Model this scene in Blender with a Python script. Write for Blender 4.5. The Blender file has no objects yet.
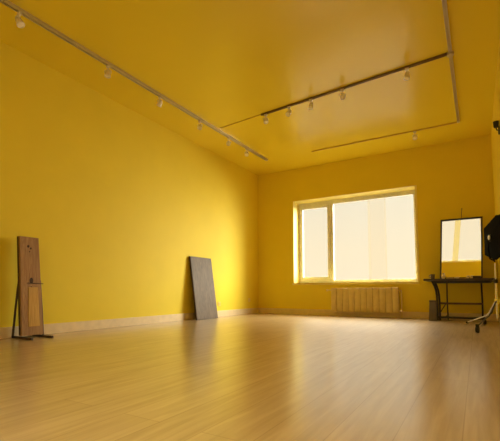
import bpy, bmesh, math, random
from mathutils import Vector, Matrix
random.seed(7)
S = bpy.context.scene
COL = S.collection
R = math.radians

# ------------------------------------------------------------------ dimensions (metres)
XL, XR, YB, YF, H = -4.1935, 0.2964, 7.3705, -1.2, 3.1
WX0, WX1, WZ0, WZ1 = -3.325, -0.8995, 0.6387, 2.4061      # back window opening
YFR = 7.65                                                 # plane of its frame
YO = 7.80                                                  # outer face of the back wall

# ------------------------------------------------------------------ materials
def new_mat(name):
    m = bpy.data.materials.new(name); m.use_nodes = True
    nt = m.node_tree
    return m, nt, nt.nodes['Principled BSDF']

def mat(name, col, rough=.5, metal=0.0, var=.06, scale=12, spec=.5, bump=0.0, stretch=(1, 1, 1)):
    m, nt, b = new_mat(name)
    tc = nt.nodes.new('ShaderNodeTexCoord'); mp = nt.nodes.new('ShaderNodeMapping')
    mp.inputs['Scale'].default_value = stretch
    nz = nt.nodes.new('ShaderNodeTexNoise'); nz.inputs['Scale'].default_value = scale; nz.inputs['Detail'].default_value = 4
    rp = nt.nodes.new('ShaderNodeValToRGB')
    c = Vector(col)
    rp.color_ramp.elements[0].position = .3; rp.color_ramp.elements[1].position = .7
    rp.color_ramp.elements[0].color = (*(c * (1 - var)), 1); rp.color_ramp.elements[1].color = (*(c * (1 + var)), 1)
    L = nt.links.new
    L(tc.outputs['Object'], mp.inputs['Vector']); L(mp.outputs['Vector'], nz.inputs['Vector'])
    L(nz.outputs['Fac'], rp.inputs['Fac']); L(rp.outputs['Color'], b.inputs['Base Color'])
    b.inputs['Roughness'].default_value = rough; b.inputs['Metallic'].default_value = metal
    b.inputs['Specular IOR Level'].default_value = spec
    if bump:
        bp = nt.nodes.new('ShaderNodeBump'); bp.inputs['Strength'].default_value = bump; bp.inputs['Distance'].default_value = .002
        L(nz.outputs['Fac'], bp.inputs['Height']); L(bp.outputs['Normal'], b.inputs['Normal'])
    return m

def wood(name, c0, c1, rough, scale, stretch, dist=2.0):
    m, nt, b = new_mat(name)
    L = nt.links.new
    tc = nt.nodes.new('ShaderNodeTexCoord'); mp = nt.nodes.new('ShaderNodeMapping'); mp.inputs['Scale'].default_value = stretch
    nz = nt.nodes.new('ShaderNodeTexNoise'); nz.inputs['Scale'].default_value = scale
    nz.inputs['Detail'].default_value = 6; nz.inputs['Distortion'].default_value = dist
    rp = nt.nodes.new('ShaderNodeValToRGB')
    rp.color_ramp.elements[0].position = .32; rp.color_ramp.elements[1].position = .68
    rp.color_ramp.elements[0].color = (*c0, 1); rp.color_ramp.elements[1].color = (*c1, 1)
    L(tc.outputs['Object'], mp.inputs['Vector']); L(mp.outputs['Vector'], nz.inputs['Vector'])
    L(nz.outputs['Fac'], rp.inputs['Fac']); L(rp.outputs['Color'], b.inputs['Base Color'])
    b.inputs['Roughness'].default_value = rough
    bp = nt.nodes.new('ShaderNodeBump'); bp.inputs['Strength'].default_value = .25; bp.inputs['Distance'].default_value = .002
    L(nz.outputs['Fac'], bp.inputs['Height']); L(bp.outputs['Normal'], b.inputs['Normal'])
    return m

YEL = (.82, .655, .045)
M = {}
M['wall'] = mat('yellow wall paint', YEL, .6, 0, .02, 2.5, .2, .05)
M['ceil'] = mat('yellow satin ceiling', YEL, .25, 0, .012, 1.5, .55)
M['base'] = mat('pale skirting', (.76, .62, .38), .45)
M['frame'] = mat('window plastic', (.74, .74, .76), .4)
M['lining'] = mat('lining paint with daylight glow', (.88, .76, .26), .4)  # paler than the wall paint: daylight on the reveal put into the colour
M['sill'] = mat('sill paint', (.85, .70, .22), .4)
M['rad'] = mat('radiator enamel', (.70, .55, .22), .5)
M['chrome'] = mat('chrome', (.80, .78, .74), .18, 1.0, .02)
M['steel'] = mat('brushed light steel', (.88, .86, .82), .3, .2, .02)
M['alu'] = mat('rail aluminium', (.62, .57, .47), .4, .6, .04)
M['rail_dark'] = mat('bronze rail', (.20, .13, .05), .45, .3)
M['rail_yel'] = mat('painted conduit', (.60, .42, .06), .45)
M['spot'] = mat('spotlight metal', (.85, .82, .76), .25, .25)
M['lens'] = mat('spotlight lens', (.90, .86, .76), .15)
M['black'] = mat('black metal', (.020, .017, .014), .45)
M['black_cloth'] = mat('black softbox fabric', (.006, .006, .006), .85, 0, .2, 60, .05, .1)
M['white_cloth'] = mat('white diffuser fabric', (.85, .83, .80), .8)
M['rubber'] = mat('black rubber', (.02, .02, .02), .7)
M['desk'] = wood('dark desk wood', (.035, .022, .012), (.065, .04, .02), .35, 5, (1, 8, 8))
M['stand_wood'] = mat('dark brown stained wood', (.05, .03, .014), .5, 0, .2, 20)
M['plank_dark'] = wood('brown rail wood', (.08, .045, .018), (.13, .075, .03), .5, 5, (1, 8, 8))
M['bin'] = mat('grey bin plastic', (.16, .13, .10), .5, 0, .15, 8)
M['cup'] = mat('dark glazed cup', (.06, .045, .03), .3)
M['jar'] = mat('pale jar', (.85, .76, .58), .3)
M['tan'] = mat('tan cloth', (.62, .48, .28), .8, 0, .1, 40)
M['plank'] = wood('weathered pine', (.27, .14, .05), (.43, .25, .095), .55, 3, (9, 9, .8), 2.5)
M['plank_in'] = wood('honey pine inset', (.48, .28, .06), (.62, .39, .10), .45, 3, (9, 9, .8), 2.0)
M['knot'] = mat('dark knot wood', (.045, .02, .008), .7, 0, .3, 30)
M['board'] = wood('grey brown board', (.055, .032, .016), (.15, .095, .05), .6, 3, (12, 12, .7), 1.5)
M['board_edge'] = mat('dark board edge', (.06, .036, .018), .6)
M['socket'] = mat('socket plate', (.80, .64, .16), .4)

def floor_mat():
    m, nt, b = new_mat('oak plank floor')
    L = nt.links.new
    tc = nt.nodes.new('ShaderNodeTexCoord'); mp = nt.nodes.new('ShaderNodeMapping')
    mp.inputs['Rotation'].default_value = (0, 0, R(90)); mp.inputs['Location'].default_value = (.3, .06, 0)
    br = nt.nodes.new('ShaderNodeTexBrick')
    br.inputs['Scale'].default_value = 1; br.inputs['Brick Width'].default_value = 2.1; br.inputs['Row Height'].default_value = .195
    br.inputs['Mortar Size'].default_value = .0022; br.inputs['Mortar Smooth'].default_value = .3
    br.offset = .37; br.offset_frequency = 2
    br.inputs['Color1'].default_value = (.56, .42, .225, 1); br.inputs['Color2'].default_value = (.505, .375, .195, 1)
    br.inputs['Mortar'].default_value = (.38, .265, .13, 1)
    mg = nt.nodes.new('ShaderNodeMapping'); mg.inputs['Scale'].default_value = (14, .9, 1)
    nz = nt.nodes.new('ShaderNodeTexNoise'); nz.inputs['Scale'].default_value = 2.2; nz.inputs['Detail'].default_value = 7
    nz.inputs['Distortion'].default_value = .6
    rp = nt.nodes.new('ShaderNodeValToRGB'); rp.color_ramp.elements[0].position = .3; rp.color_ramp.elements[1].position = .72
    rp.color_ramp.elements[0].color = (.68, .63, .56, 1); rp.color_ramp.elements[1].color = (1.06, 1.06, 1.06, 1)
    mx = nt.nodes.new('ShaderNodeMix'); mx.data_type = 'RGBA'; mx.blend_type = 'MULTIPLY'; mx.inputs['Factor'].default_value = .75
    L(tc.outputs['Object'], mp.inputs['Vector']); L(mp.outputs['Vector'], br.inputs['Vector'])
    L(tc.outputs['Object'], mg.inputs['Vector']); L(mg.outputs['Vector'], nz.inputs['Vector'])
    L(nz.outputs['Fac'], rp.inputs['Fac'])
    L(br.outputs['Color'], mx.inputs['A']); L(rp.outputs['Color'], mx.inputs['B']); L(mx.outputs['Result'], b.inputs['Base Color'])
    b.inputs['Roughness'].default_value = .4; b.inputs['Specular IOR Level'].default_value = .5
    b.inputs['Coat Weight'].default_value = 1; b.inputs['Coat Roughness'].default_value = .24; b.inputs['Coat IOR'].default_value = 1.9
    bp = nt.nodes.new('ShaderNodeBump'); bp.inputs['Strength'].default_value = .12; bp.inputs['Distance'].default_value = .002
    L(br.outputs['Fac'], bp.inputs['Height']); bp.invert = True; L(bp.outputs['Normal'], b.inputs['Normal'])
    return m
M['floor'] = floor_mat()

def sheer_mat(name, tint, clear):
    m, nt, b = new_mat(name); nt.nodes.remove(b)
    L = nt.links.new; out = nt.nodes['Material Output']
    tr = nt.nodes.new('ShaderNodeBsdfTransparent'); tr.inputs['Color'].default_value = (*tint, 1)
    tl = nt.nodes.new('ShaderNodeBsdfTranslucent')
    tc = nt.nodes.new('ShaderNodeTexCoord'); nz = nt.nodes.new('ShaderNodeTexNoise'); nz.inputs['Scale'].default_value = 3
    rp = nt.nodes.new('ShaderNodeValToRGB'); c = Vector(tint)
    rp.color_ramp.elements[0].color = (*(c * .93), 1); rp.color_ramp.elements[1].color = (*c, 1)
    L(tc.outputs['Object'], nz.inputs['Vector']); L(nz.outputs['Fac'], rp.inputs['Fac']); L(rp.outputs['Color'], tl.inputs['Color'])
    mx = nt.nodes.new('ShaderNodeMixShader'); mx.inputs['Fac'].default_value = clear
    L(tl.outputs[0], mx.inputs[1]); L(tr.outputs[0], mx.inputs[2]); L(mx.outputs[0], out.inputs['Surface'])
    return m
M['sheer'] = sheer_mat('cream sheer cloth', (.98, .955, .90), .992)
M['sheer_warm'] = sheer_mat('warm sheer cloth', (.95, .89, .78), .99)
M['yel_cloth'] = sheer_mat('yellow curtain cloth', (.78, .66, .32), .9)

def glass_mat():
    m, nt, b = new_mat('window glass'); nt.nodes.remove(b)
    L = nt.links.new; out = nt.nodes['Material Output']
    tr = nt.nodes.new('ShaderNodeBsdfTransparent'); tr.inputs['Color'].default_value = (.97, .97, .95, 1)
    gl = nt.nodes.new('ShaderNodeBsdfGlossy'); gl.inputs['Roughness'].default_value = .02
    lw = nt.nodes.new('ShaderNodeLayerWeight'); lw.inputs['Blend'].default_value = .5
    pw = nt.nodes.new('ShaderNodeMath'); pw.operation = 'POWER'; pw.inputs[1].default_value = 5; L(lw.outputs['Facing'], pw.inputs[0])
    fr = nt.nodes.new('ShaderNodeMath'); fr.operation = 'MULTIPLY_ADD'; fr.inputs[1].default_value = .9; fr.inputs[2].default_value = .02; L(pw.outputs[0], fr.inputs[0])
    mx = nt.nodes.new('ShaderNodeMixShader')
    L(fr.outputs[0], mx.inputs[0]); L(tr.outputs[0], mx.inputs[1]); L(gl.outputs[0], mx.inputs[2]); L(mx.outputs[0], out.inputs['Surface'])
    return m
M['glass'] = glass_mat()
M['mirror'] = mat('mirror glass', (.97, .96, .93), .015, 1.0, .005)

# ------------------------------------------------------------------ mesh builder
class MB:
    def __init__(s): s.bm = bmesh.new()
    def box(s, x0, x1, y0, y1, z0, z1, bev=0, mtx=None):
        vs = [s.bm.verts.new((x, y, z)) for x in (x0, x1) for y in (y0, y1) for z in (z0, z1)]
        fs = [s.bm.faces.new([vs[i] for i in f]) for f in ((0, 1, 3, 2), (4, 6, 7, 5), (0, 4, 5, 1), (2, 3, 7, 6), (0, 2, 6, 4), (1, 5, 7, 3))]
        if bev:
            es = list({e for f in fs for e in f.edges})
            r = bmesh.ops.bevel(s.bm, geom=es, offset=bev, segments=2, affect='EDGES', profile=.5)
            vs = list({v for v in vs if v.is_valid} | set(r['verts']))
        if mtx: bmesh.ops.transform(s.bm, matrix=mtx, verts=[v for v in vs if v.is_valid])
        return s
    def tube(s, pts, r, n=10, taper=None):
        pts = [Vector(p) for p in pts]; rings = []
        up = Vector((0, 0, 1)); prev = None
        for i, p in enumerate(pts):
            t = ((pts[min(i + 1, len(pts) - 1)] - p).normalized() + (p - pts[max(i - 1, 0)]).normalized()).normalized()
            if prev is None:
                a = t.cross(up)
                if a.length < 1e-3: a = t.cross(Vector((1, 0, 0)))
            else: a = prev - t * prev.dot(t)
            a.normalize(); prev = a; b = t.cross(a)
            rr = r if taper is None else r + (taper - r) * i / (len(pts) - 1)
            rings.append([s.bm.verts.new(p + (a * math.cos(k * 2 * math.pi / n) + b * math.sin(k * 2 * math.pi / n)) * rr) for k in range(n)])
        for A, B in zip(rings, rings[1:]):
            for k in range(n): s.bm.faces.new((A[k], A[(k + 1) % n], B[(k + 1) % n], B[k]))
        s.bm.faces.new(rings[0][::-1]); s.bm.faces.new(rings[-1])
        return s
    def lathe(s, prof, o, axis=(0, 0, 1), n=24, cap=True):
        """prof: list of (radius, height) along axis from o"""
        q = Vector((0, 0, 1)).rotation_difference(Vector(axis).normalized()); o = Vector(o); rings = []
        for r, h in prof:
            rings.append([s.bm.verts.new(o + q @ Vector((r * math.cos(k * 2 * math.pi / n), r * math.sin(k * 2 * math.pi / n), h))) for k in range(n)])
        for A, B in zip(rings, rings[1:]):
            for k in range(n): s.bm.faces.new((A[k], A[(k + 1) % n], B[(k + 1) % n], B[k]))
        if cap: s.bm.faces.new(rings[0][::-1]); s.bm.faces.new(rings[-1])
        return s
    def prism(s, A, B):
        """two matching outlines joined into a closed solid"""
        a = [s.bm.verts.new(p) for p in A]; b = [s.bm.verts.new(p) for p in B]; n = len(a)
        s.bm.faces.new(a); s.bm.faces.new(b[::-1])
        for k in range(n): s.bm.faces.new((a[k], b[k], b[(k + 1) % n], a[(k + 1) % n]))
        return s
    def build(s, name, m, parent=None, smooth=False, pos=None):
        """pos: the object's own origin (vertices are given in the parent's space)"""
        bmesh.ops.recalc_face_normals(s.bm, faces=s.bm.faces)
        me = bpy.data.meshes.new(name); s.bm.to_mesh(me); s.bm.free()
        me.materials.append(m)
        if smooth:
            for p in me.polygons: p.use_smooth = True
            me.set_sharp_from_angle(angle=R(38))
        o = bpy.data.objects.new(name, me); COL.objects.link(o)
        if pos is not None:
            me.transform(Matrix.Translation(-Vector(pos))); o.location = pos
        if parent: o.parent = parent
        return o

def tag(o, label, cat, group=None):
    o['label'] = label; o['category'] = cat
    if group: o['group'] = group
    return o
def thing(name, loc, label, cat, group=None, rz=0):
    o = bpy.data.objects.new(name, None); o.empty_display_size = .1; COL.objects.link(o)
    o.location = loc; o.rotation_euler = (0, 0, rz)
    return tag(o, label, cat, group)
def struct(o, label=None):
    o['kind'] = 'structure'
    if label: o['label'] = label
    return o
def children(o): return [c for c in bpy.data.objects if c.parent == o]
def dup(root, loc, label, group=None, rot=None):
    def rec(o, par):
        c = o.copy(); COL.objects.link(c)
        if par: c.parent = par
        for ch in children(o): rec(ch, c)
        return c
    r = rec(root, None); r.location = loc
    if rot is not None: r.rotation_euler = rot
    r['label'] = label
    if group: r['group'] = group
    return r

# ------------------------------------------------------------------ room shell
T = .2
struct(MB().box(XL - T, XR + T, YF - T, YO, -.12, 0).build('floor', M['floor']), 'pale oak plank floor')
struct(MB().box(XL - T, XR + T, YF - T, YO, H, H + .12).build('ceiling', M['ceil']), 'glossy yellow ceiling')
struct(MB().box(XL - T, XL, YF, YB, 0, H).build('wall_left', M['wall']), 'yellow left wall')
struct(MB().box(XR, XR + T, YF, YB, 0, H).build('wall_right', M['wall']), 'yellow right wall')
def holed_wall(name, y0, y1, x0, x1, wx0, wx1, wz0, wz1):
    b = MB()
    def ring(y):
        o = [b.bm.verts.new(p) for p in ((x0, y, 0), (x1, y, 0), (x1, y, H), (x0, y, H))]
        i = [b.bm.verts.new(p) for p in ((wx0, y, wz0), (wx1, y, wz0), (wx1, y, wz1), (wx0, y, wz1))]
        for k in range(4): b.bm.faces.new((o[k], o[(k + 1) % 4], i[(k + 1) % 4], i[k]))
        return o, i
    A, B = ring(y0), ring(y1)
    for p, q in zip(A, B):
        for k in range(4): b.bm.faces.new((p[k], p[(k + 1) % 4], q[(k + 1) % 4], q[k]))
    return struct(b.build(name, M['wall']))
holed_wall('wall_back', YB, YO, XL - T, XR + T, WX0, WX1, WZ0, WZ1)['label'] = 'yellow back wall with the window'
FX0, FX1, FZ0, FZ1 = -1.75, .22, .80, 2.75
holed_wall('wall_front', YF - T, YF, XL - T, XR + T, FX0, FX1, FZ0, FZ1)
bh, bt = .115, .022
struct(MB().box(XL, XL + bt, YF, YB, 0, bh, .004).build('baseboard_left', M['base']), 'pale skirting board of the left wall')
struct(MB().box(XL + bt, XR - bt, YB - bt, YB, 0, bh, .004).build('baseboard_back', M['base']), 'skirting board of the back wall')
struct(MB().box(XR - bt, XR, YF, YB, 0, bh, .004).build('baseboard_right', M['base']))
struct(MB().box(XL + bt, XR - bt, YF, YF + bt, 0, bh, .004).build('baseboard_front', M['base']))

# back window: fixed frame, narrow opening sash at the left, wide pane at the right
def frame_box(b, x0, x1, z0, z1, w, y0, y1, wb=None, wt=None, wr=None):
    wb = w if wb is None else wb; wt = w if wt is None else wt; wr = w if wr is None else wr
    b.box(x0, x0 + w, y0, y1, z0, z1, .006); b.box(x1 - wr, x1, y0, y1, z0, z1, .006)
    b.box(x0 + w - .004, x1 - wr + .004, y0, y1, z1 - wt, z1, .006); b.box(x0 + w - .004, x1 - wr + .004, y0, y1, z0, z0 + wb, .006)
    return b
w1 = bpy.data.objects.new('window_1', None); COL.objects.link(w1); w1.location = (0, 0, 0)
struct(w1, 'wide two-part window in the back wall')
fb = MB(); frame_box(fb, WX0, WX1, WZ0, WZ1, .05, YFR, YFR + .07, .075, .09, .07)
fb.box(-2.61, -2.54, YFR, YFR + .07, WZ0 + .07, WZ1 - .085, .006)
fb.build('window_frame', M['frame'], w1)
sb = MB(); frame_box(sb, WX0 + .052, -2.612, WZ0 + .075, WZ1 - .09, .05, YFR - .015, YFR + .05, .07, .055)
sash = sb.build('window_sash', M['frame'], w1)
MB().box(WX0 + .1, -2.66, YFR + .012, YFR + .02, WZ0 + .14, WZ1 - .14).build('glass_pane', M['glass'], sash)
MB().box(-2.545, WX1 - .065, YFR + .03, YFR + .038, WZ0 + .07, WZ1 - .085).build('glass_pane', M['glass'], w1)
hb = MB(); hb.box(-2.647, -2.627, YFR - .024, YFR - .013, 1.27, 1.34, .003); hb.tube([(-2.637, YFR - .024, 1.32), (-2.637, YFR - .045, 1.32), (-2.637, YFR - .047, 1.21)], .007)
hb.build('window_handle', M['frame'], sash, True)
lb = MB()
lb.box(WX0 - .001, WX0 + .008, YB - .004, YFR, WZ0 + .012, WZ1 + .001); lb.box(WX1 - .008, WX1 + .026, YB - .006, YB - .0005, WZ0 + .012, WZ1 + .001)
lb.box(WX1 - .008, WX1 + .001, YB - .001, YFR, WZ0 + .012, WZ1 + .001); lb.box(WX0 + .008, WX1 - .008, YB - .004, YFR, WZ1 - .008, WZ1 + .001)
struct(lb.build('trim_1', M['lining']), 'lining of the window opening, daylight glow put into its pale yellow')
sl = MB().box(WX0 + .002, WX1 - .002, YB - .03, YFR + .03, WZ0 - .0, WZ0 + .012)
sl.box(WX0 - .02, WX1 + .02, YB - .03, YB + .001, WZ0 - .028, WZ0 + .012, .005)
sl.build('window_sill', M['sill'], w1)

# sheer curtain cloths hanging behind the panes
def cloth(name, x0, x1, z0, z1, y, amp, waves, m, label, group, skew=0.0, nx=40, nz=8):
    b = MB(); g = []
    for i in range(nx + 1):
        row = []
        for k in range(nz + 1):
            u, v = i / nx, k / nz
            yy = y + amp * math.sin(u * waves * 2 * math.pi + .8 * v) * (.7 + .3 * v)
            row.append(b.bm.verts.new((x0 + (x1 - x0) * u + skew * (1 - v), yy, z0 + (z1 - z0) * v)))
        g.append(row)
    for i in range(nx):
        for k in range(nz): b.bm.faces.new((g[i][k], g[i + 1][k], g[i + 1][k + 1], g[i][k + 1]))
    o = b.build(name, m, None, True)
    return tag(o, label, 'curtain', group)
G = 'sheer curtains behind the window'
cloth('sheer_curtain', WX0 + .01, -1.80, WZ0 + .012, WZ1 - .003, YFR + .115, .012, 3, M['sheer'], 'leftmost and widest cream sheer curtain behind the window panes', G)
cloth('sheer_curtain', -1.86, -1.50, WZ0 + .012, WZ1 - .003, YFR + .138, .010, 1, M['sheer_warm'], 'narrow warmer cream sheer curtain hanging between its two wider neighbours in the window', G)
cloth('sheer_curtain', -1.53, WX1 - .01, WZ0 + .012, WZ1 - .003, YFR + .115, .012, 1.5, M['sheer'], 'rightmost cream sheer curtain behind the wide window pane', G)

# front window (behind the camera, seen in the mirror)
w2 = bpy.data.objects.new('window_2', None); COL.objects.link(w2); struct(w2, 'front window seen in the mirror')
fb = MB(); frame_box(fb, FX0, FX1, FZ0, FZ1, .04, YF - .15, YF - .09)
fb.build('window_frame', M['frame'], w2)
MB().box(FX0 + .035, FX1 - .035, YF - .125, YF - .118, FZ0 + .035, FZ1 - .035).build('glass_pane', M['glass'], w2)
MB().box(FX0 - .02, FX1 + .01, YF - .08, YF + .03, FZ0 - .03, FZ0 - .001, .005).build('window_sill', M['sill'], w2)
G2 = 'curtains at the front window seen in the mirror'
cloth('sheer_curtain', FX0 + .01, FX1 - .01, FZ0 + .003, FZ1 - .003, YF - .05, .01, 4, M['sheer'], 'cream sheer curtain reflected in the mirror on the desk', G2)
cloth('yellow_curtain', -.52, -.34, FZ0 + .01, FZ1 - .01, YF - .022, .012, 2, M['yel_cloth'], 'slanting narrow yellow curtain reflected in the mirror', G2, skew=-.2)

# ------------------------------------------------------------------ radiator
ry0, ry1 = YB - .125, YB - .03
rx0, rx1, rz0, rz1 = -2.475, -1.215, .085, .545
t = thing('radiator', (0, 0, 0), 'cream ribbed column radiator on the wall under the window', 'radiator')
n = 11; w = (rx1 - rx0) / n
for i in range(n):
    x = rx0 + i * w
    b = MB().box(x + .004, x + w - .004, ry0, ry1, rz0, rz1, .007)
    b.box(x - .001, x + w + .001, ry0 + .025, ry1 - .02, rz0 + .03, rz0 + .075, .01)
    b.box(x - .001, x + w + .001, ry0 + .025, ry1 - .02, rz1 - .075, rz1 - .03, .01)
    b.box(x + .03, x + w - .03, ry0 - .008, ry0 + .02, rz0 + .035, rz1 - .035, .004)
    b.build('radiator_section', M['rad'], t, True)
pm = (ry0 + ry1) / 2
b = MB().tube([(rx0 + .02, pm, rz1 - .045), (rx0 - .075, pm, rz1 - .045)], .013); b.tube([(rx0 - .075, pm, rz1 - .045), (rx0 - .105, pm, rz1 - .045)], .022, 12)
b.build('air_valve', M['rad'], t, True)
b = MB().tube([(rx1 - .02, pm, rz1 - .05), (rx1 + .035, pm, rz1 - .05), (rx1 + .04, pm, rz1 - .055), (rx1 + .04, pm, .0)], .012)
b.build('supply_pipe', M['rad'], t, True)
b = MB().tube([(rx1 - .02, pm, rz0 + .05), (rx1 + .04, pm, rz0 + .05)], .014); b.tube([(rx1 + .04, pm - .005, rz0 + .05), (rx1 + .04, pm - .06, rz0 + .05)], .02, 12)
b.build('thermostat_valve', M['chrome'], t, True)
for x in (rx0 + 2.0 * w, rx1 - 2.0 * w): MB().box(x - .012, x + .012, ry1 - .02, YB - .0005, rz1 - .1, rz1 - .075, .003).build('wall_bracket', M['rad'], t)

# ------------------------------------------------------------------ dark board leaning on the left wall
def lean_board():
    t = thing('leaning_board', (-4.03, 5.25, 0), 'tall grey-brown wooden board leaning against the left wall', 'board')
    zb, zt, y0, y1 = .003, 1.075, 4.975, 5.562
    xb, xt = -4.005, -4.150        # room-side face at the bottom and the top
    th = .035
    def face(dx, e=0):
        return [Vector((xb + dx, y0 + e + .02, zb + e)), Vector((xb + dx, y1 - e + .03, zb + e)), Vector((xt + dx, y1 - e, zt - e)), Vector((xt + dx, y0 + e, zt - e))]
    o = Vector(t.location)
    b = MB(); b.prism([p - o for p in face(-th)], [p - o for p in face(-.004)])
    b.build('core', M['board_edge'], t)
    b = MB(); b.prism([p - o for p in face(-.0045, .003)], [p - o for p in face(0, .006)])
    b.build('front_face', M['board'], t)
lean_board()

# ------------------------------------------------------------------ freestanding plank on two feet by the left wall
PX = -3.99
t = thing('plank_stand', (PX, 2.25, 0), 'narrow weathered pine plank standing upright on dark feet by left wall', 'wooden stand')
o = Vector(t.location)
def L_(pts): return [Vector(p) - o for p in pts]
pb = MB()
xb, xt = PX, PX - .045
y0b, y1b, y0t, y1t, zb, zt = 2.158, 2.380, 2.118, 2.312, .03, 1.055
# wedge outline: front face and back face
b = pb; f = [(xb, y0b, zb), (xb, y1b, zb), (xt, y1t, zt), (xt, y0t, zt)]; k = [(x - .024, y, z) for x, y, z in f]
b.prism(L_(k), L_(f)); plank = b.build('plank', M['plank'], t)
k2 = [(x - .060, y, z) for x, y, z in f]; k1 = [(x - .0245, y, z) for x, y, z in f]
MB().prism(L_(k2), L_(k1)).build('back_batten', M['board_edge'], t)
def on_plank(u, z, d=0):
    v = (z - zb) / (zt - zb)
    ya, yc = y0b + (y0t - y0b) * v, y1b + (y1t - y1b) * v
    return (xb + (xt - xb) * v + d, ya + (yc - ya) * u, z)
A = [on_plank(u, z, -.004) for u, z in ((.30, .115), (.86, .115), (.84, .53), (.36, .53))]
B = [on_plank(u, z, .004) for u, z in ((.31, .12), (.85, .12), (.83, .525), (.37, .525))]
MB().prism(L_(A), L_(B)).build('inset_panel', M['plank_in'], t)
c = Vector(on_plank(.52, .595, -.002)) - o
b = MB()
ring = [(c.x + .003, c.y + .019 * math.cos(q), c.z + .032 * math.sin(q)) for q in [i * math.pi / 10 for i in range(20)]]
ring2 = [(c.x - .004, y, z) for _, y, z in ring]
b.prism(ring2, ring); b.build('knot', M['knot'], plank)
for u, z, s in ((.42, .955, .012), (.55, .935, .009), (.48, .90, .006), (.5, .53, .006)):
    c = Vector(on_plank(u, z, -.001)) - o
    r1 = [(c.x + .002, c.y + s * math.cos(q), c.z + 1.2 * s * math.sin(q)) for q in [i * math.pi / 5 for i in range(10)]]
    MB().prism([(c.x - .003, y, z_) for _, y, z_ in r1], r1).build('small_knot', M['knot'], plank)
for yc in (2.165, 2.375):
    MB().box(-.185, .17, yc - 2.25 - .014, yc - 2.25 + .014, 0, .022, .004).build('foot', M['stand_wood'], t)
b = MB().tube(L_([(PX - .16, 2.150, .01), (PX - .12, 2.155, .45), (PX - .075, 2.16, .80)]), .011, 8); b.build('rear_strut', M['stand_wood'], t, True)
b = MB().tube(L_([(PX - .045, 2.405, .01), (PX - .06, 2.388, .3), (PX - .075, 2.365, .60)]), .009, 8); b.build('side_strut', M['stand_wood'], t, True)
p1, p2 = Vector(on_plank(.30, .57, .004)), Vector(on_plank(1.0, .565, .004)); p2 = p2 + Vector((0, .022, 0))
b = MB().tube([p1 - o, p2 - o, p2 - o + Vector((-.06, .0, 0))], .0035, 8); b.build('latch_bar', M['knot'], t, True)

# ------------------------------------------------------------------ ceiling tracks
def rail(name, p, q, w, h, m, label, cap=None, group=None, groove=True):
    p, q = Vector(p), Vector(q); d = q - p; L = d.length
    t = thing(name, p, label, 'ceiling track', group, rz=math.atan2(d.y, d.x))
    b = MB()
    if groove:
        b.box(0, L, -w / 2, w / 2, -h * .45, .001); b.box(0, L, -w / 2, -w / 2 + w * .3, -h, -h * .45 + .001); b.box(0, L, w / 2 - w * .3, w / 2, -h, -h * .45 + .001)
    else: b.box(0, L, -w / 2, w / 2, -h, .001, .002)
    b.build('rail', m, t)
    for x in (-.012, L - .004): MB().box(x, x + .016, -w / 2 - .002, w / 2 + .002, -h - .002, .001, .002).build('end_cap', cap or m, t)
    return t
GT = 'ceiling light tracks'
rail('light_track', (-3.565, .35, H), (-3.49, 6.49, H), .045, .034, M['alu'], 'long silver light track running along the left side of the ceiling', group=GT)
ct = rail('light_track', (-2.637, 4.76, H), (-.2, 4.544, H), .028, .024, M['rail_dark'], 'dark light track crossing the ceiling with five spotlights', group=GT)
rt = rail('light_track', (-.165, .35, H), (-.150, 6.50, H), .036, .030, M['alu'], 'silver light track running straight along the right side of the ceiling', group=GT)
MB().lathe([(.035, 0), (.035, .034), (.028, .04)], (4.19, 0, -.040), (0, 0, 1)).build('corner_joint', M['alu'], rt, True)
rr = rail('light_track', (-.165, 6.535, H), (-2.55, 6.545, H), .020, .020, M['rail_yel'], 'thin yellow light track across the ceiling in front of the back wall', group=GT, groove=False)
tag(MB().tube([(-3.46, 4.837, H - .004), (-2.66, 4.762, H - .004)], .006, 8).build('ceiling_conduit', M['rail_yel']), 'thin yellow conduit on the ceiling joining left and cross light tracks', 'conduit')

# spotlights
def spot(label, loc, aim, h0):
    t = thing('track_spotlight', loc, label, 'spotlight', 'track spotlights')
    a = Vector(aim).normalized()
    MB().box(-.022, .022, -.014, .014, -.028, .004, .004).build('track_adapter', M['spot'], t)
    MB().tube([(0, 0, -.024), (0, 0, -.052)], .007).build('stem', M['spot'], t, True)
    c = Vector((0, 0, -.088))
    b = MB(); sd = a.cross(Vector((0, 0, 1)));
    if sd.length < .1: sd = Vector((1, 0, 0))
    sd.normalize()
    b.tube([c + sd * .036, c + sd * .037 + Vector((0, 0, .025)), Vector((0, 0, -.05)) + sd * .018, Vector((0, 0, -.05)), Vector((0, 0, -.05)) - sd * .018, c - sd * .037 + Vector((0, 0, .025)), c - sd * .036], .0045, 8)
    b.build('yoke', M['spot'], t, True)
    hd = MB().lathe([(.012, -.045), (.022, -.040), (.026, -.02), (.034, .035), (.036, .042), (.031, .043), (.030, .036)], c, a, 20).build('lamp_head', M['spot'], t, True)
    MB().lathe([(.029, .036), (.024, .041), (.010, .044)], c, a, 20).build('lens', M['lens'], hd, True)
    return t
zt_ = H - .034
P = [(-3.548, 1.77, 'spotlight on the long left track, the nearest to the camera and dimmest'),
     (-3.540, 2.75, 'silver spotlight on the long left track, second from the camera'),
     (-3.530, 3.57, 'faint silver spotlight on the long left track, third from the camera'),
     (-3.519, 4.41, 'silver spotlight on the left track just in front of the conduit'),
     (-3.510, 5.18, 'small spotlight on the left track just beyond the conduit'),
     (-3.503, 5.75, 'farthest small spotlight on the long left track')]
proto = None
aims = [(.5, .2, -1), (.15, -.2, -1), (-.6, .1, -.8), (.2, -.5, -1), (.3, -.8, -.6), (.3, -.6, -.8)]
for (x, y, lab), am in zip(P, aims): spot(lab, (x, y, zt_), am, 0)
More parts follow.
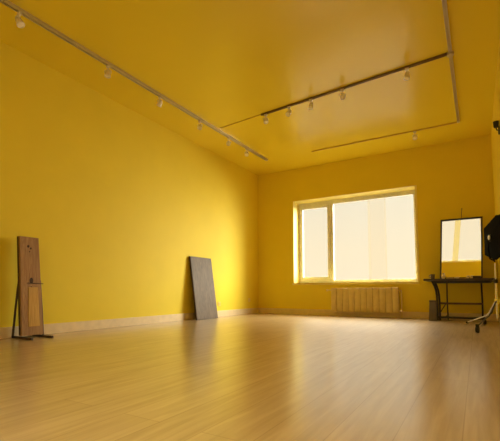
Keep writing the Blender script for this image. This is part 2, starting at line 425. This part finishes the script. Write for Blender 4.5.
Q = [(-2.571, 'first spotlight at the left end of the dark cross track'), (-2.178, 'second spotlight from the left on the dark cross track'),
     (-1.839, 'middle of the five spotlights on the dark cross track'), (-1.393, 'second spotlight from the right on the dark cross track'),
     (-.607, 'spotlight nearest the right-hand track on the dark cross track')]
for (x, lab), am in zip(Q, [(.3, -.3, -1), (-.2, -.6, -.8), (-.1, -.2, -1), (.3, -.6, -.8), (-.1, -.1, -1)]):
    y = 4.76 + (x + 2.637) / (-.165 + 2.637) * (4.541 - 4.76)
    spot(lab, (x, y, H - .024), am, 0)
spot('single small spotlight on the thin yellow track before the back wall', (-.776, 6.537, H - .020), (.1, -.6, -.8), 0)

# ------------------------------------------------------------------ desk
t = thing('dressing_desk', (-.24, 7.05, 0), 'dark narrow desk with curved tube legs against the back wall', 'desk')
o = Vector(t.location)
b = MB().box(-.745 + .24, .27 + .24, 6.75 - 7.05, 7.345 - 7.05, .650, .683, .006); b.build('desk_top', M['desk'], t)
b = MB().box(-.62 + .24, .20 + .24, 6.82 - 7.05, 6.84 - 7.05, .615, .651); b.build('apron', M['black'], t)
MB().box(-.62 + .24, .20 + .24, 7.27 - 7.05, 7.29 - 7.05, .615, .651).build('apron', M['black'], t)
def curved(xa, ya, r=.011):
    pts = []
    for i in range(9):
        u = i / 8; z = .652 - .64 * u
        x = xa - .07 * (1 - min(1, u / .5)) ** 2.6
        pts.append((x, ya, z))
    return pts
for xa, ya in ((-.562, 6.86), (-.530, 6.88)):
    MB().tube(L_(curved(xa, ya)), .016, 10).build('leg', M['black'], t, True)
MB().tube(L_([(-.435, 7.24, .652), (-.44, 7.24, .30), (-.435, 7.24, .0)]), .012).build('leg', M['black'], t, True)
MB().tube(L_([(.062, 7.10, .652), (.066, 7.10, .3), (.062, 7.10, .0)]), .014).build('leg', M['black'], t, True)
b = MB(); b.box(-.54 + .24, .066 + .24, 7.0 - 7.05 - .01, 7.0 - 7.05 + .01,   .268, .300); b.box(-.54 + .24, -.52 + .24, 6.87 - 7.05, 7.25 - 7.05, .272, .295)
b.box(.056 + .24, .076 + .24, 6.99 - 7.05, 7.11 - 7.05, .272, .295)
b.build('shelf_rail', M['plank_dark'], t)
b = MB().box(-.565 + .24, .066 + .24, 6.86 - 7.05, 6.89 - 7.05, .045, .080, .004); b.box(.050 + .24, .078 + .24, 6.86 - 7.05, 7.11 - 7.05, .045, .08, .004); b.box(-.455 + .24, -.42 + .24, 6.87 - 7.05, 7.25 - 7.05, .045, .08, .004); b.build('foot_rail', M['black'], t)
b = MB().tube(L_([(-.44, 6.95, .285), (-.53, 6.89, .13)]), .008, 8); b.build('brace', M['black'], t, True)

# mirror standing on the desk, hung from a cord
ML, MY = R(2.5), 6.985
t = thing('mirror', (-.225, MY, .684), 'black framed mirror on the desk, hung by a cord, reflecting a bright window', 'mirror')
t.rotation_euler = (ML, 0, 0)
hw_b, hw_t, mh, fw = .302, .296, .975, .022
def fr_x(side, z): return .007 + .040 * z / mh + side * (hw_b + (hw_t - hw_b) * z / mh)
b = MB()
for s in (-1, 1):
    A = [(fr_x(s, 0), -.012, 0), (fr_x(s, 0) - s * fw, -.012, 0), (fr_x(s, mh) - s * fw, -.012, mh), (fr_x(s, mh), -.012, mh)]
    b.prism(A, [(x, .016, z) for x, y, z in A])
b.box(fr_x(-1, mh), fr_x(1, mh), -.012, .016, mh - .028, mh, .002); b.box(fr_x(-1, 0) + .002, fr_x(1, 0) - .002, -.012, .016, 0, .022, .002)
b.build('mirror_frame', M['black'], t)
A = [(fr_x(-1, .02) + .02, .002, .018), (fr_x(1, .02) - .02, .002, .018), (fr_x(1, mh) - .02, .002, mh - .02), (fr_x(-1, mh) + .02, .002, mh - .02)]
b = MB(); b.prism(A, [(x, .008, z) for x, y, z in A]); b.build('mirror_glass', M['mirror'], t)
b = MB(); A2 = [(x, .0085, z) for x, y, z in A]; b.prism(A2, [(x, .015, z) for x, y, z in A2]); b.build('backing', M['board_edge'], t)
top = Vector((0, -math.sin(ML) * mh, math.cos(ML) * mh))
Ri = Matrix.Rotation(-ML, 3, 'X')
b = MB(); q = Ri @ (Vector((-.172, YB - .002, 1.90)) - Vector(t.location))
b.tube([(.047, .01, mh - .01), (.050, (q.y) * .5, mh + (q.z - mh) * .5), tuple(q)], .0045, 8); b.build('hanging_cord', M['black'], t, True)

# things on the desk
zt = .683
def cup():
    t = thing('cup', (-.612, 6.83, zt), 'small dark cup at the left end of the desk', 'cup')
    MB().lathe([(.026, 0), (.030, .004), (.034, .075), (.031, .075), (.027, .012)], (0, 0, 0)).build('cup_body', M['cup'], t, True)
    MB().tube([(-.032, 0, .062), (-.052, 0, .055), (-.054, 0, .03), (-.03, 0, .02)], .004, 8).build('handle', M['cup'], t, True)
cup()
t = thing('bottle', (-.462, 6.875, zt), 'small pale bottle standing in front of the mirror, leftmost item there', 'bottle')
MB().lathe([(.020, 0), (.022, .004), (.022, .05), (.010, .062), (.010, .07)], (0, 0, 0)).build('bottle_body', M['jar'], t, True)
MB().lathe([(.013, .068), (.013, .09), (.010, .092)], (0, 0, 0)).build('cap', M['jar'], t, True)
b = MB().box(-.055, .055, -.03, .03, 0, .012, .005); b.box(-.05, .045, -.028, .026, .0115, .022, .005)
tag(b.build('folded_cloth', M['tan'], None, True), 'flat tan folded cloth beside the pale bottle on the desk', 'cloth').location = (-.365, 6.86, zt)
b = MB().lathe([(.030, 0), (.034, .003), (.036, .022), (.033, .022), (.030, .006)], (0, 0, 0))
tag(b.build('dish', M['jar'], None, True), 'shallow pale dish in the middle of the desk before the mirror', 'dish').location = (-.27, 6.86, zt)
t = thing('brush', (-.19, 6.85, zt + .006), 'thin brown brush lying flat on the desk left of the white jars', 'brush', rz=R(8))
MB().tube([(-.05, 0, 0), (.03, 0, 0)], .0055, 8, .004).build('handle', M['plank_in'], t, True)
MB().lathe([(.004, 0), (.0055, .004), (.0055, .03), (.002, .036)], (.03, 0, 0), (1, 0, 0), 10).build('bristles', M['tan'], t, True)
def jar(x, lab):
    t = thing('jar', (x, 6.87, zt), lab, 'jar', 'white jars on the desk')
    MB().lathe([(.017, 0), (.020, .003), (.020, .026), (.018, .028)], (0, 0, 0)).build('jar_body', M['jar'], t, True)
    MB().lathe([(.021, .028), (.021, .04), (.019, .042)], (0, 0, 0)).build('lid', M['jar'], t, True)
    return t
j = jar(-.115, 'left one of two small white jars before the mirror')
dup(j, (-.062, 6.865, zt), 'right one of two small white jars, next to the black case', 'white jars on the desk')
t = thing('case', (.005, 6.86, zt), 'flat black case on the desk in front of the mirror', 'case')
MB().box(-.055, .055, -.035, .035, 0, .022, .004).build('case_base', M['black'], t)
MB().box(-.055, .055, -.035, .035, .0225, .036, .004).build('case_lid', M['black'], t)

# bin by the desk's left foot
t = thing('waste_bin', (-.640, 6.985, 0), 'grey tapered bin on the floor under the left end of the desk', 'bin')
A = [(-.062, -.07, 0), (.062, -.07, 0), (.062, .07, 0), (-.062, .07, 0)]; B = [(-.045, -.055, .31), (.045, -.055, .31), (.045, .055, .31), (-.045, .055, .31)]
MB().prism(A, B).build('bin_body', M['bin'], t)
MB().box(-.05, .05, -.06, .06, .309, .332, .006).build('lid', M['black'], t)

# ------------------------------------------------------------------ light stand and softbox
sx, sy = .215, 5.92
t = thing('light_stand', (sx, sy, 0), 'chrome light stand with bent legs on wheels at the right wall', 'light stand')
MB().tube([(0, 0, .13), (0, 0, .62)], .013).build('lower_pole', M['steel'], t, True)
MB().tube([(0, 0, .55), (0, 0, .852)], .009).build('upper_pole', M['steel'], t, True)
b = MB().lathe([(.020, 0), (.024, .005), (.024, .045), (.020, .05)], (0, 0, .59)); b.build('clamp_collar', M['black'], t, True)
MB().tube([(-.02, 0, .615), (-.055, -.01, .615)], .009, 8).build('clamp_knob', M['black'], t, True)
MB().lathe([(.018, 0), (.026, .006), (.026, .06), (.018, .066)], (0, 0, .325)).build('leg_hub', M['chrome'], t, True)
def leg(dx, dy, wheel, m, f=.42, zb_=.182):
    bx, by = dx * f, dy * f
    l = MB().tube([(dx * .03, dy * .03, .355), (bx * .92, by * .92, zb_ + .014), (bx, by, zb_), (bx * 1.1, by * 1.1, zb_ - .008), (dx, dy, .075 if wheel else .018)], .0085, 10)
    lo = l.build('leg', m, t, True)
    if wheel:
        b = MB().lathe([(.012, -.016), (.036, -.014), (.038, 0), (.036, .014), (.012, .016)], (dx, dy, .038), (dy, -dx, 0), 20); b.build('caster_wheel', M['rubber'], lo, True)
        b = MB().tube([(dx, dy, .10), (dx, dy, .06)], .02, 10); b.build('caster_fork', M['rubber'], lo, True)
    else:
        b = MB().lathe([(.014, -.02), (.017, 0), (.014, .02)], (dx, dy, .0185), (dx, dy, -.1), 12); b.build('rubber_tip', M['rubber'], lo, True)
leg(-.36, .70, False, M['steel'], .29, .16)
leg(-.228, -.72, True, M['black'])
leg(-.135, .66, True, M['black'])

t = thing('softbox', (sx - .02, sy - .08, 1.19), 'black softbox head turned away at the right edge of photo', 'softbox')
a = Vector((math.sin(R(73)), math.cos(R(73)), 0)); u = Vector((a.y, -a.x, 0)); v = Vector((0, 0, 1))    # a: facing, u: horizontal in the rim
rimc = Vector((.012, 0, -.015))
outl = [(-1, .55), (-.4, .68), (.35, .86), (1, .78), (1, -.55), (.6, -.74), (.0, -.88), (-1, -.60)]
rim = [rimc + u * p * .33 + v * q * .325 for p, q in outl]
rimf = [p + a * .03 for p in rim]
back = [rimc - a * .035 + u * p * .085 + v * q * .085 for p, q in outl]
b = MB()
va = [b.bm.verts.new(p) for p in back]; vb = [b.bm.verts.new(p) for p in rim]; vc = [b.bm.verts.new(p) for p in rimf]
n = len(outl); b.bm.faces.new(va)
for k in range(n):
    b.bm.faces.new((va[k], vb[k], vb[(k + 1) % n], va[(k + 1) % n])); b.bm.faces.new((vb[k], vc[k], vc[(k + 1) % n], vb[(k + 1) % n]))
vd = [b.bm.verts.new(rimc + (p - rimc) * .9 + a * .03) for p in rim]; ve = [b.bm.verts.new(rimc + a * .012 + (p - rimc) * .88) for p in rim]
for k in range(n):
    b.bm.faces.new((vc[k], vd[k], vd[(k + 1) % n], vc[(k + 1) % n])); b.bm.faces.new((vd[k], ve[k], ve[(k + 1) % n], vd[(k + 1) % n]))
b.bm.faces.new(ve)
b.build('softbox_shell', M['black_cloth'], t)
d1 = [rimc + a * .014 + (p - rimc) * .875 for p in rim]; MB().prism(d1, [p + a * .006 for p in d1]).build('diffuser', M['white_cloth'], t)
MB().lathe([(.050, 0), (.050, .014), (.040, .02)], rimc - a * .034, -a, 20).build('speed_ring', M['black'], t, True)
MB().lathe([(.022, 0), (.030, .004), (.030, .016), (.020, .02)], rimc - a * .060 + u * .06, -a, 16).build('mount_knob', M['alu'], t, True)
MB().tube([rimc - a * .058, rimc - a * .062 + Vector((0, 0, -.16)), rimc - a * .05 + Vector((0, 0, -.27)), Vector((.012, .06, -.305)), Vector((.02, .08, -.318))], .009, 8).build('mount_bracket', M['black_cloth'], t, True)

# ------------------------------------------------------------------ small fixtures
def socket(y, z, lab):
    t = thing('wall_socket', (XL, y, z), lab, 'socket', 'sockets on the left wall')
    MB().box(0, .009, -.04, .04, -.04, .04, .003).build('cover_plate', M['socket'], t)
    MB().lathe([(.021, 0), (.021, .004), (.017, .005), (.016, .002)], (.008, 0, 0), (1, 0, 0)).build('socket_insert', M['socket'], t, True)
    return t
s = socket(5.878, .241, 'small pale wall socket just right of the leaning dark board')
dup(s, (XL, 6.977, .293), 'small pale wall socket near the far left corner of room')
t = thing('wall_lamp', (XR, 5.19, 2.42), 'small dark fixture high on the right wall at photo edge', 'wall lamp')
MB().lathe([(.05, 0), (.05, .012), (.04, .016)], (0, 0, -.06), (-1, 0, 0)).build('wall_plate', M['black'], t, True)
MB().tube([(-.012, 0, -.06), (-.03, 0, -.05), (-.034, 0, -.01)], .008).build('arm', M['black'], t, True)
MB().lathe([(.022, 0), (.026, .01), (.030, .07), (.027, .07)], (-.034, 0, -.02)).build('lamp_shade', M['black'], t, True)

# ------------------------------------------------------------------ light
W = bpy.data.worlds.new('daylight'); S.world = W; W.use_nodes = True
nt = W.node_tree; bg = nt.nodes['Background']
bg.inputs['Strength'].default_value = 1.0
tc = nt.nodes.new('ShaderNodeTexCoord'); sx_ = nt.nodes.new('ShaderNodeSeparateXYZ'); mr = nt.nodes.new('ShaderNodeMapRange')
mr.inputs['From Min'].default_value = -1; mr.inputs['From Max'].default_value = 1
rp = nt.nodes.new('ShaderNodeValToRGB'); e = rp.color_ramp.elements
e[0].position = .30; e[0].color = (1.1, .98, .76, 1)
e[1].position = .55; e[1].color = (1.06, .93, .71, 1)
for pos, k in ((.66, .9), (.75, 14.0), (1.0, 22.0)):
    q_ = e.new(pos); q_.color = (k, k * .95, k * .82, 1)
nt.links.new(tc.outputs['Generated'], sx_.inputs[0]); nt.links.new(sx_.outputs['Z'], mr.inputs['Value'])
nt.links.new(mr.outputs['Result'], rp.inputs['Fac']); nt.links.new(rp.outputs['Color'], bg.inputs['Color'])
def area(name, loc, target, sx, sy, e, col, portal=False):
    l = bpy.data.lights.new(name, 'AREA'); l.shape = 'RECTANGLE'; l.size = sx; l.size_y = sy; l.energy = e; l.color = col
    o = bpy.data.objects.new(name, l); COL.objects.link(o); o.location = loc
    o.rotation_euler = (Vector(target) - Vector(loc)).to_track_quat('-Z', 'Y').to_euler()
    if portal: l.cycles.is_portal = True
    return o
area('window_portal', ((WX0 + WX1) / 2, YO + .02, (WZ0 + WZ1) / 2), ((WX0 + WX1) / 2, 0, (WZ0 + WZ1) / 2), WX1 - WX0, WZ1 - WZ0, 1, (1, 1, 1), True)
area('front_window_portal', ((FX0 + FX1) / 2, YF - T - .02, (FZ0 + FZ1) / 2), ((FX0 + FX1) / 2, 5, (FZ0 + FZ1) / 2), FX1 - FX0, FZ1 - FZ0, 1, (1, 1, 1), True)
area('daylight', (.75, 10.6, 2.9), (.5, 4.0, 1.2), 3.5, 4.2, 1520, (.98, .97, .86))
area('corner_fill', (5.2, 10.8, 2.3), (-2.2, 7.5, 1.5), 5.0, 3.2, 150, (1.0, .95, .80))  # added fill lamp outside, out of view, brightens left wall near the corner

# ------------------------------------------------------------------ camera
cd = bpy.data.cameras.new('camera'); cam = bpy.data.objects.new('camera', cd); COL.objects.link(cam)
cd.sensor_width = 36; cd.lens = 379.158 / 500 * 36; cd.shift_y = (263.254 - 220.5) / 500; cd.clip_start = .02
cam.location = (0, 0, .48918); cam.rotation_euler = (math.pi / 2 + .0725483, 0, .5385025)
S.camera = cam
S.view_settings.view_transform = 'Standard'; S.view_settings.look = 'None'; S.view_settings.gamma = 1
S.view_settings.use_curve_mapping = False; S.view_settings.exposure = 0.0
try:
    S.cycles.use_denoising = True; S.cycles.denoiser = 'OPENIMAGEDENOISE'
    S.cycles.max_bounces = 12; S.cycles.diffuse_bounces = 8; S.cycles.transparent_max_bounces = 12
    S.cycles.caustics_reflective = True
except Exception: pass
